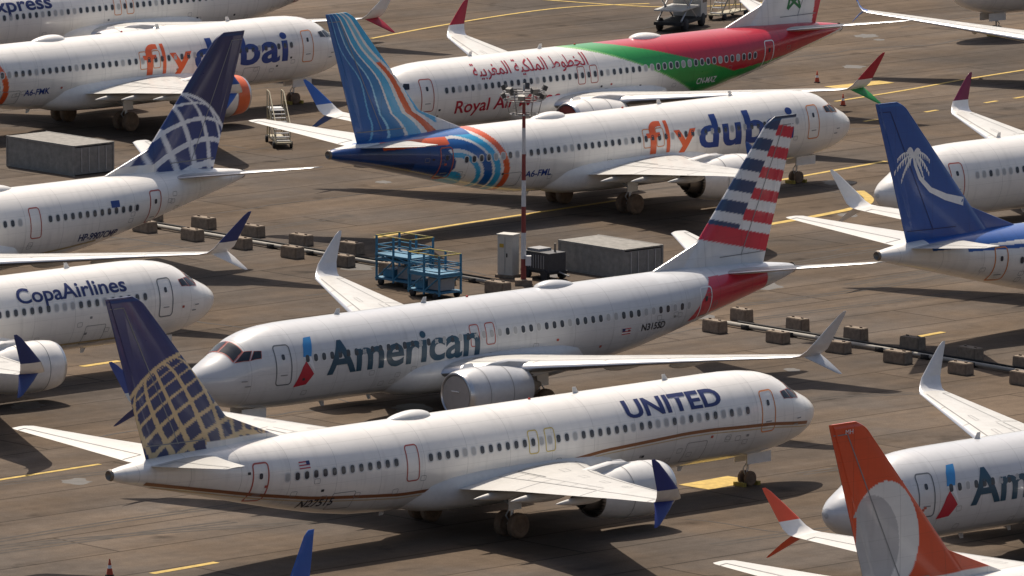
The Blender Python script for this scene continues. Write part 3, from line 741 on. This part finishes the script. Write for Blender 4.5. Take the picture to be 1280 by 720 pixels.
m.build('cable_run')
# ------------------------------------------------------------------ light mast
def mast(X,Y):
    e=bpy.data.objects.new('floodlight_mast',None);COL.objects.link(e);e.location=(X,Y,0)
    Mr=mat('mast_red',(.22,.035,.03),.5);Mw=mat('mast_white',(.6,.6,.6),.5);m=MB()
    for i in range(7):
        z0,z1=i*1.38,(i+1)*1.38; m.tube((0,0,z0),(0,0,z1),.15-.009*i,Mr if i%2==0 else Mw,12,.15-.009*(i+1))
    m.box((0,0,.15),(.9,.9,.3),M_conc); m.build('pole',e,angle=40)
    m=MB(); Mg=mat('galvanised',(.32,.31,.30),.5,.4)
    for z,w in((9.0,.75),(9.75,1.05),(10.2,1.05)):
        m.tube((-w,0,z),(w,0,z),.035,Mg,6); m.tube((0,-w,z),(0,w,z),.035,Mg,6)
        n=10
        for k in range(n):
            a,b_=2*math.pi*k/n,2*math.pi*(k+1)/n; m.tube((w*math.cos(a),w*math.sin(a),z),(w*math.cos(b_),w*math.sin(b_),z),.028,Mg,6)
    for k in range(6):
        a=2*math.pi*k/6; m.tube((math.cos(a)*.75,math.sin(a)*.75,9.0),(math.cos(a)*1.05,math.sin(a)*1.05,10.2),.022,Mg,6)
    m.tube((0,0,9.6),(0,0,10.6),.06,Mg,8)
    m.build('head_frame',e)
    m=MB()
    for k in range(10):
        a=2*math.pi*k/10+.2; rz=Matrix.Rotation(a,3,'Z')@Matrix.Rotation(R(25),3,'Y')
        p=(1.1*math.cos(a),1.1*math.sin(a),10.0 if k%2 else 10.35); m.box(p,(.22,.34,.26),mat('lamp_housing',(.07,.065,.06),.5),rz)
        q=Vector(p)+rz@Vector((.12,0,0)); m.box(q,(.015,.28,.21),mat('lamp_glass',(.3,.3,.28),.15),rz)
    m.build('floodlights',e,smooth=False)
    m=MB(); m.box((.25,-.1,1.3),(.3,.3,.5),Mw); m.build('control_box',e,smooth=False)
mast(.6,475.8)
# ------------------------------------------------------------------ ground equipment
def empt(nm,x,y,h):
    e=bpy.data.objects.new(nm,None);COL.objects.link(e);e.location=(x,y,0);e.rotation_euler=(0,0,R(h));return e
def platform(x,y,h,Lx,Ly,H):
    e=empt('maintenance_platform',x,y,h);Mb=mat('equipment_blue',(.05,.22,.36),.5,noise=.35);My=mat('rail_yellow',(.42,.33,.07),.5);m=MB()
    for z in(.35,H*.52,H-1.0): m.box((0,0,z),(Lx,Ly,.09),Mb)
    for sx in(-1,0,1):
        for sy in(-1,1): m.box((sx*Lx*.47,sy*Ly*.47,H/2+.1),(.09,.09,H-.2),Mb)
    for sy in(-1,1):
        for a,b_ in((-1,0),(0,1),(1,0),(0,-1)):
            m.tube((a*Lx*.47,sy*Ly*.47,.35 if a<b_ else H*.52),(b_*Lx*.47,sy*Ly*.47,H*.52 if a<b_ else H-1.0),.04,Mb,6)
    m.build('frame',e,smooth=False);m=MB()
    for z in(H,H-.5,H*.52+.5,H*.52+.25):
        for sy in(-1,1): m.tube((-Lx*.47,sy*Ly*.47,z),(Lx*.47,sy*Ly*.47,z),.032,My if z==H else Mb,6)
        for sx in(-1,1): m.tube((sx*Lx*.47,-Ly*.47,z),(sx*Lx*.47,Ly*.47,z),.032,My if z==H else Mb,6)
    m.build('guard_rails',e);m=MB()
    for sx in(-1,1):
        for sy in(-1,1): m.lathe([(-.08,.01),(-.08,.18),(.08,.18),(.08,.01)],(sx*Lx*.36,sy*Ly*.45,.18),'y',M_tyre,14)
    m.build('casters',e)
    m=MB();m.box((Lx*.2,0,.75),(Lx*.4,Ly*.6,.6),mat('steel_box',(.28,.29,.30),.5));m.box((-Lx*.25,0,.62),(Lx*.3,Ly*.6,.4),Mb);m.build('machinery',e,smooth=False)
platform(-5.6,475.5,-47.5,2.8,1.7,2.6); platform(-4.0,471.6,-47.5,2.5,1.6,2.3)
def container(x,y,h,Lx,Ly,H):
    e=empt('storage_container',x,y,h);Mc=mat('container_grey',(.26,.25,.23),.6,noise=.35);m=MB()
    n=int(Lx/.14);P=[]
    for i in range(n+1):
        xx=-Lx/2+.1+(Lx-.2)*i/n; P.append((xx,(.02 if (i//2)%2 else 0)))
    for sy in(-1,1):
        vs=[]
        for xx,d in P: vs+=[(xx,sy*(Ly/2-.02-d),.12),(xx,sy*(Ly/2-.02-d),H-.1)]
        m.add(vs,[(2*i,2*i+2,2*i+3,2*i+1) for i in range(n)],Mc)
    m.box((0,0,H-.06),(Lx-.05,Ly-.05,.08),mat('container_roof',(.24,.225,.20),.7,noise=.4))
    for sx in(-1,1):
        m.box((sx*(Lx/2-.06),0,H/2-.05),(.06,Ly-.2,H-.22),Mc)
        for sy in(-1,1): m.box((sx*(Lx/2-.05),sy*(Ly/2-.05),H/2),(.12,.12,H),Mc)
        for dy in(-.5,-.2,.2,.5): m.tube((sx*(Lx/2+.0),dy*Ly*.6,.2),(sx*(Lx/2+.0),dy*Ly*.6,H-.2),.025,M_strut,6)
    for z in(.07,H-.07):
        for sy in(-1,1): m.box((0,sy*(Ly/2-.03),z),(Lx-.25,.09,.13),Mc)
    m.build('body',e,smooth=False)
container(5.2,480.5,-47.5,5.0,2.9,1.6); container(-25.8,520.5,-47.5,6.0,3.0,1.75)
def genset(x,y,h):
    e=empt('ground_power_unit',x,y,h);Md=mat('genset_dark',(.05,.05,.055),.5,noise=.3);m=MB()
    m.box((0,0,.95),(2.0,1.2,1.0),Md);m.box((0,0,.42),(2.3,1.3,.12),M_dark);m.box((-.4,0,1.52),(.9,.9,.14),M_line);m.tube((.6,.2,1.45),(.6,.2,1.9),.06,M_hot)
    for i in range(7): m.box((-.6+i*.2,-.61,.95),(.06,.03,.7),M_line)
    for sx in(-1,1):
        for sy in(-1,1): m.lathe([(-.1,.01),(-.1,.27),(.1,.27),(.1,.01)],(sx*.7,sy*.6,.27),'y',M_tyre,16)
    m.tube((1.15,0,.45),(1.9,0,.3),.04,M_line);m.build('body',e,smooth=False)
genset(1.7,478.2,-47.5)
def cabinet(x,y,h):
    e=empt('electrical_cabinet',x,y,h);Mc=mat('cabinet_white',(.50,.48,.43),.5);m=MB()
    m.box((0,0,1.2),(.9,.7,2.1),Mc);m.box((0,0,.08),(1.1,.9,.16),M_conc);m.box((0,0,2.28),(1.0,.8,.06),Mc)
    m.box((0,-.36,1.2),(.02,.02,1.9),M_line);m.box((.12,-.37,1.2),(.05,.04,.2),M_dark);m.box((-.2,-.36,1.7),(.25,.012,.2),M_yel);m.build('cabinet_body',e,smooth=False)
cabinet(-.2,478.6,-30)
def stairs(x,y,h,H=3.1):
    e=empt('boarding_stairs',x,y,h);Ms=mat('stairs_cream',(.42,.37,.25),.6,noise=.3);m=MB();n=9
    for i in range(n): m.box((i*.28,0,.45+(H-.5)*i/(n-1)),(.3,.8,.05),M_strut)
    for sy in(-.42,.42):
        m.tube((-.1,sy,.35),(n*.28,sy,H),.05,Ms,6);m.tube((-.1,sy,1.35),(n*.28,sy,H+1.0),.03,Ms,6)
        for i in range(0,n+1,3): m.tube((i*.28,sy,.35+(H-.35)*i/n),(i*.28,sy,1.35+(H-.35)*i/n),.025,Ms,6)
        m.tube((n*.28,sy,H),(n*.28+.9,sy,H),.04,Ms,6);m.tube((n*.28,sy,H+1),(n*.28+.9,sy,H+1),.03,Ms,6)
        m.tube((n*.28+.9,sy,.3),(n*.28+.9,sy,H+1),.04,Ms,6);m.tube((n*.28,sy,.3),(n*.28,sy,H+1),.04,Ms,6)
        m.tube((n*.28,sy,H),(n*.28+.9,sy,.4),.025,Ms,6);m.tube((1.0,sy,.4),(n*.28,sy,H*.55),.025,Ms,6)
    m.box((n*.28+.45,0,H),(.9,.8,.05),M_strut);m.box((1.5,0,.35),(3.8,.9,.1),Ms);m.build('stair_frame',e,smooth=False);m=MB()
    for sx in(.2,3.1):
        for sy in(-1,1): m.lathe([(-.07,.01),(-.07,.2),(.07,.2),(.07,.01)],(sx,sy*.5,.2),'y',M_tyre,14)
    m.build('wheels',e)
stairs(-13.3,529.5,100,2.0); stairs(13.2,593,60,3.0)
def truck(x,y,h):
    e=empt('service_truck',x,y,h);Mw=mat('truck_white',(.5,.5,.48),.4);m=MB()
    m.box((0,0,.55),(5.0,1.9,.2),M_dark);m.box((1.9,0,1.35),(1.2,1.9,1.4),Mw);m.box((2.1,0,1.75),(.83,1.92,.5),M_glass);m.box((-.7,0,1.4),(3.6,1.9,.1),Mw)
    for s in(-1,1):
        m.tube((-2.2,s*.8,.7),(.8,s*.8,2.4),.06,M_strut,6);m.tube((.8,s*.8,.7),(-2.2,s*.8,2.4),.06,M_strut,6)
    m.box((-.7,0,2.5),(3.8,2.0,.12),Mw)
    for z in(2.9,3.4):
        for s in(-1,1): m.tube((-2.5,s*.95,z),(1.1,s*.95,z),.04,Mw,6)
        for s in(-2.5,1.1): m.tube((s,-.95,z),(s,.95,z),.04,Mw,6)
    for sx in(-2.5,-1.3,-.1,1.1):
        for s in(-1,1): m.tube((sx,s*.95,2.5),(sx,s*.95,3.4),.035,Mw,6)
    m.build('body',e,smooth=False);m=MB()
    for sx in(-1.6,1.7):
        for sy in(-1,1): m.lathe([(-.13,.01),(-.13,.42),(.13,.42),(.13,.01)],(sx,sy*.85,.42),'y',M_tyre,18)
    m.build('wheels',e)
truck(10.8,588.5,70)
def cone(x,y):
    m=MB();Mo=mat('cone_orange',(.55,.08,.03),.6);m.box((0,0,.02),(.38,.38,.04),M_dark)
    m.lathe([(.04,.15),(.3,.105),(.31,.1),(.45,.075),(.46,.07),(.72,.025),(.72,.005)],(0,0,0),'z',Mo,14,mats=[Mo,Mo,M_white,Mo,Mo,Mo])
    o=m.build('traffic_cone');o.location=(x,y,0)
for p in((18.7,560.7),(19.9,549.6),(-17.3,390.3)): cone(*p)
e=empt('aircraft_winglet',-9.5,386.0,42.5);m=MB()
loft(m,[(0,0,1.2,.55,90,.1),(.03,.45,1.35,1.4,90,.1),(.08,.95,1.5,2.35,90,.1),(.1,1.2,1.56,2.6,90,.07)],1,P_blue,P_blue);m.build('blade',e)
m=MB();m.box((.6,0,.35),(1.4,.5,.4),M_strut);m.box((.6,0,.08),(1.8,1.0,.14),M_strut);m.build('stand',e,smooth=False)
# ------------------------------------------------------------------ light, sky, camera
SE=57; sv=Vector((-.18,1,0)).normalized()*math.cos(R(SE))+Vector((0,0,math.sin(R(SE))))
ld=bpy.data.lights.new('sun','SUN');ld.energy=5.0;ld.angle=R(.5);ld.color=(1,.90,.77);lo=bpy.data.objects.new('sun',ld);COL.objects.link(lo);lo.rotation_euler=sv.to_track_quat('Z','Y').to_euler();lo.location=(0,300,200)
w=bpy.data.worlds.new('World');sc.world=w;w.use_nodes=True;nt=w.node_tree;sk=nt.nodes.new('ShaderNodeTexSky');sk.sky_type='NISHITA';sk.sun_disc=False
sk.sun_elevation=R(SE);sk.sun_rotation=math.atan2(sv.x,sv.y);sk.dust_density=4.0;sk.ozone_density=.6;nt.links.new(sk.outputs[0],nt.nodes['Background'].inputs[0]);nt.nodes['Background'].inputs[1].default_value=.10
cd=bpy.data.cameras.new('camera');cd.sensor_width=36;cd.lens=36*11504.5/1280;cd.clip_start=5;cd.clip_end=20000
co=bpy.data.objects.new('camera',cd);COL.objects.link(co);co.matrix_world=Matrix.Translation((0,0,70.618))@Matrix.Rotation(R(90)-.14769,4,'X')@Matrix.Rotation(.00228,4,'Z');sc.camera=co
sc.view_settings.view_transform='Standard';sc.view_settings.look='None';sc.view_settings.exposure=0
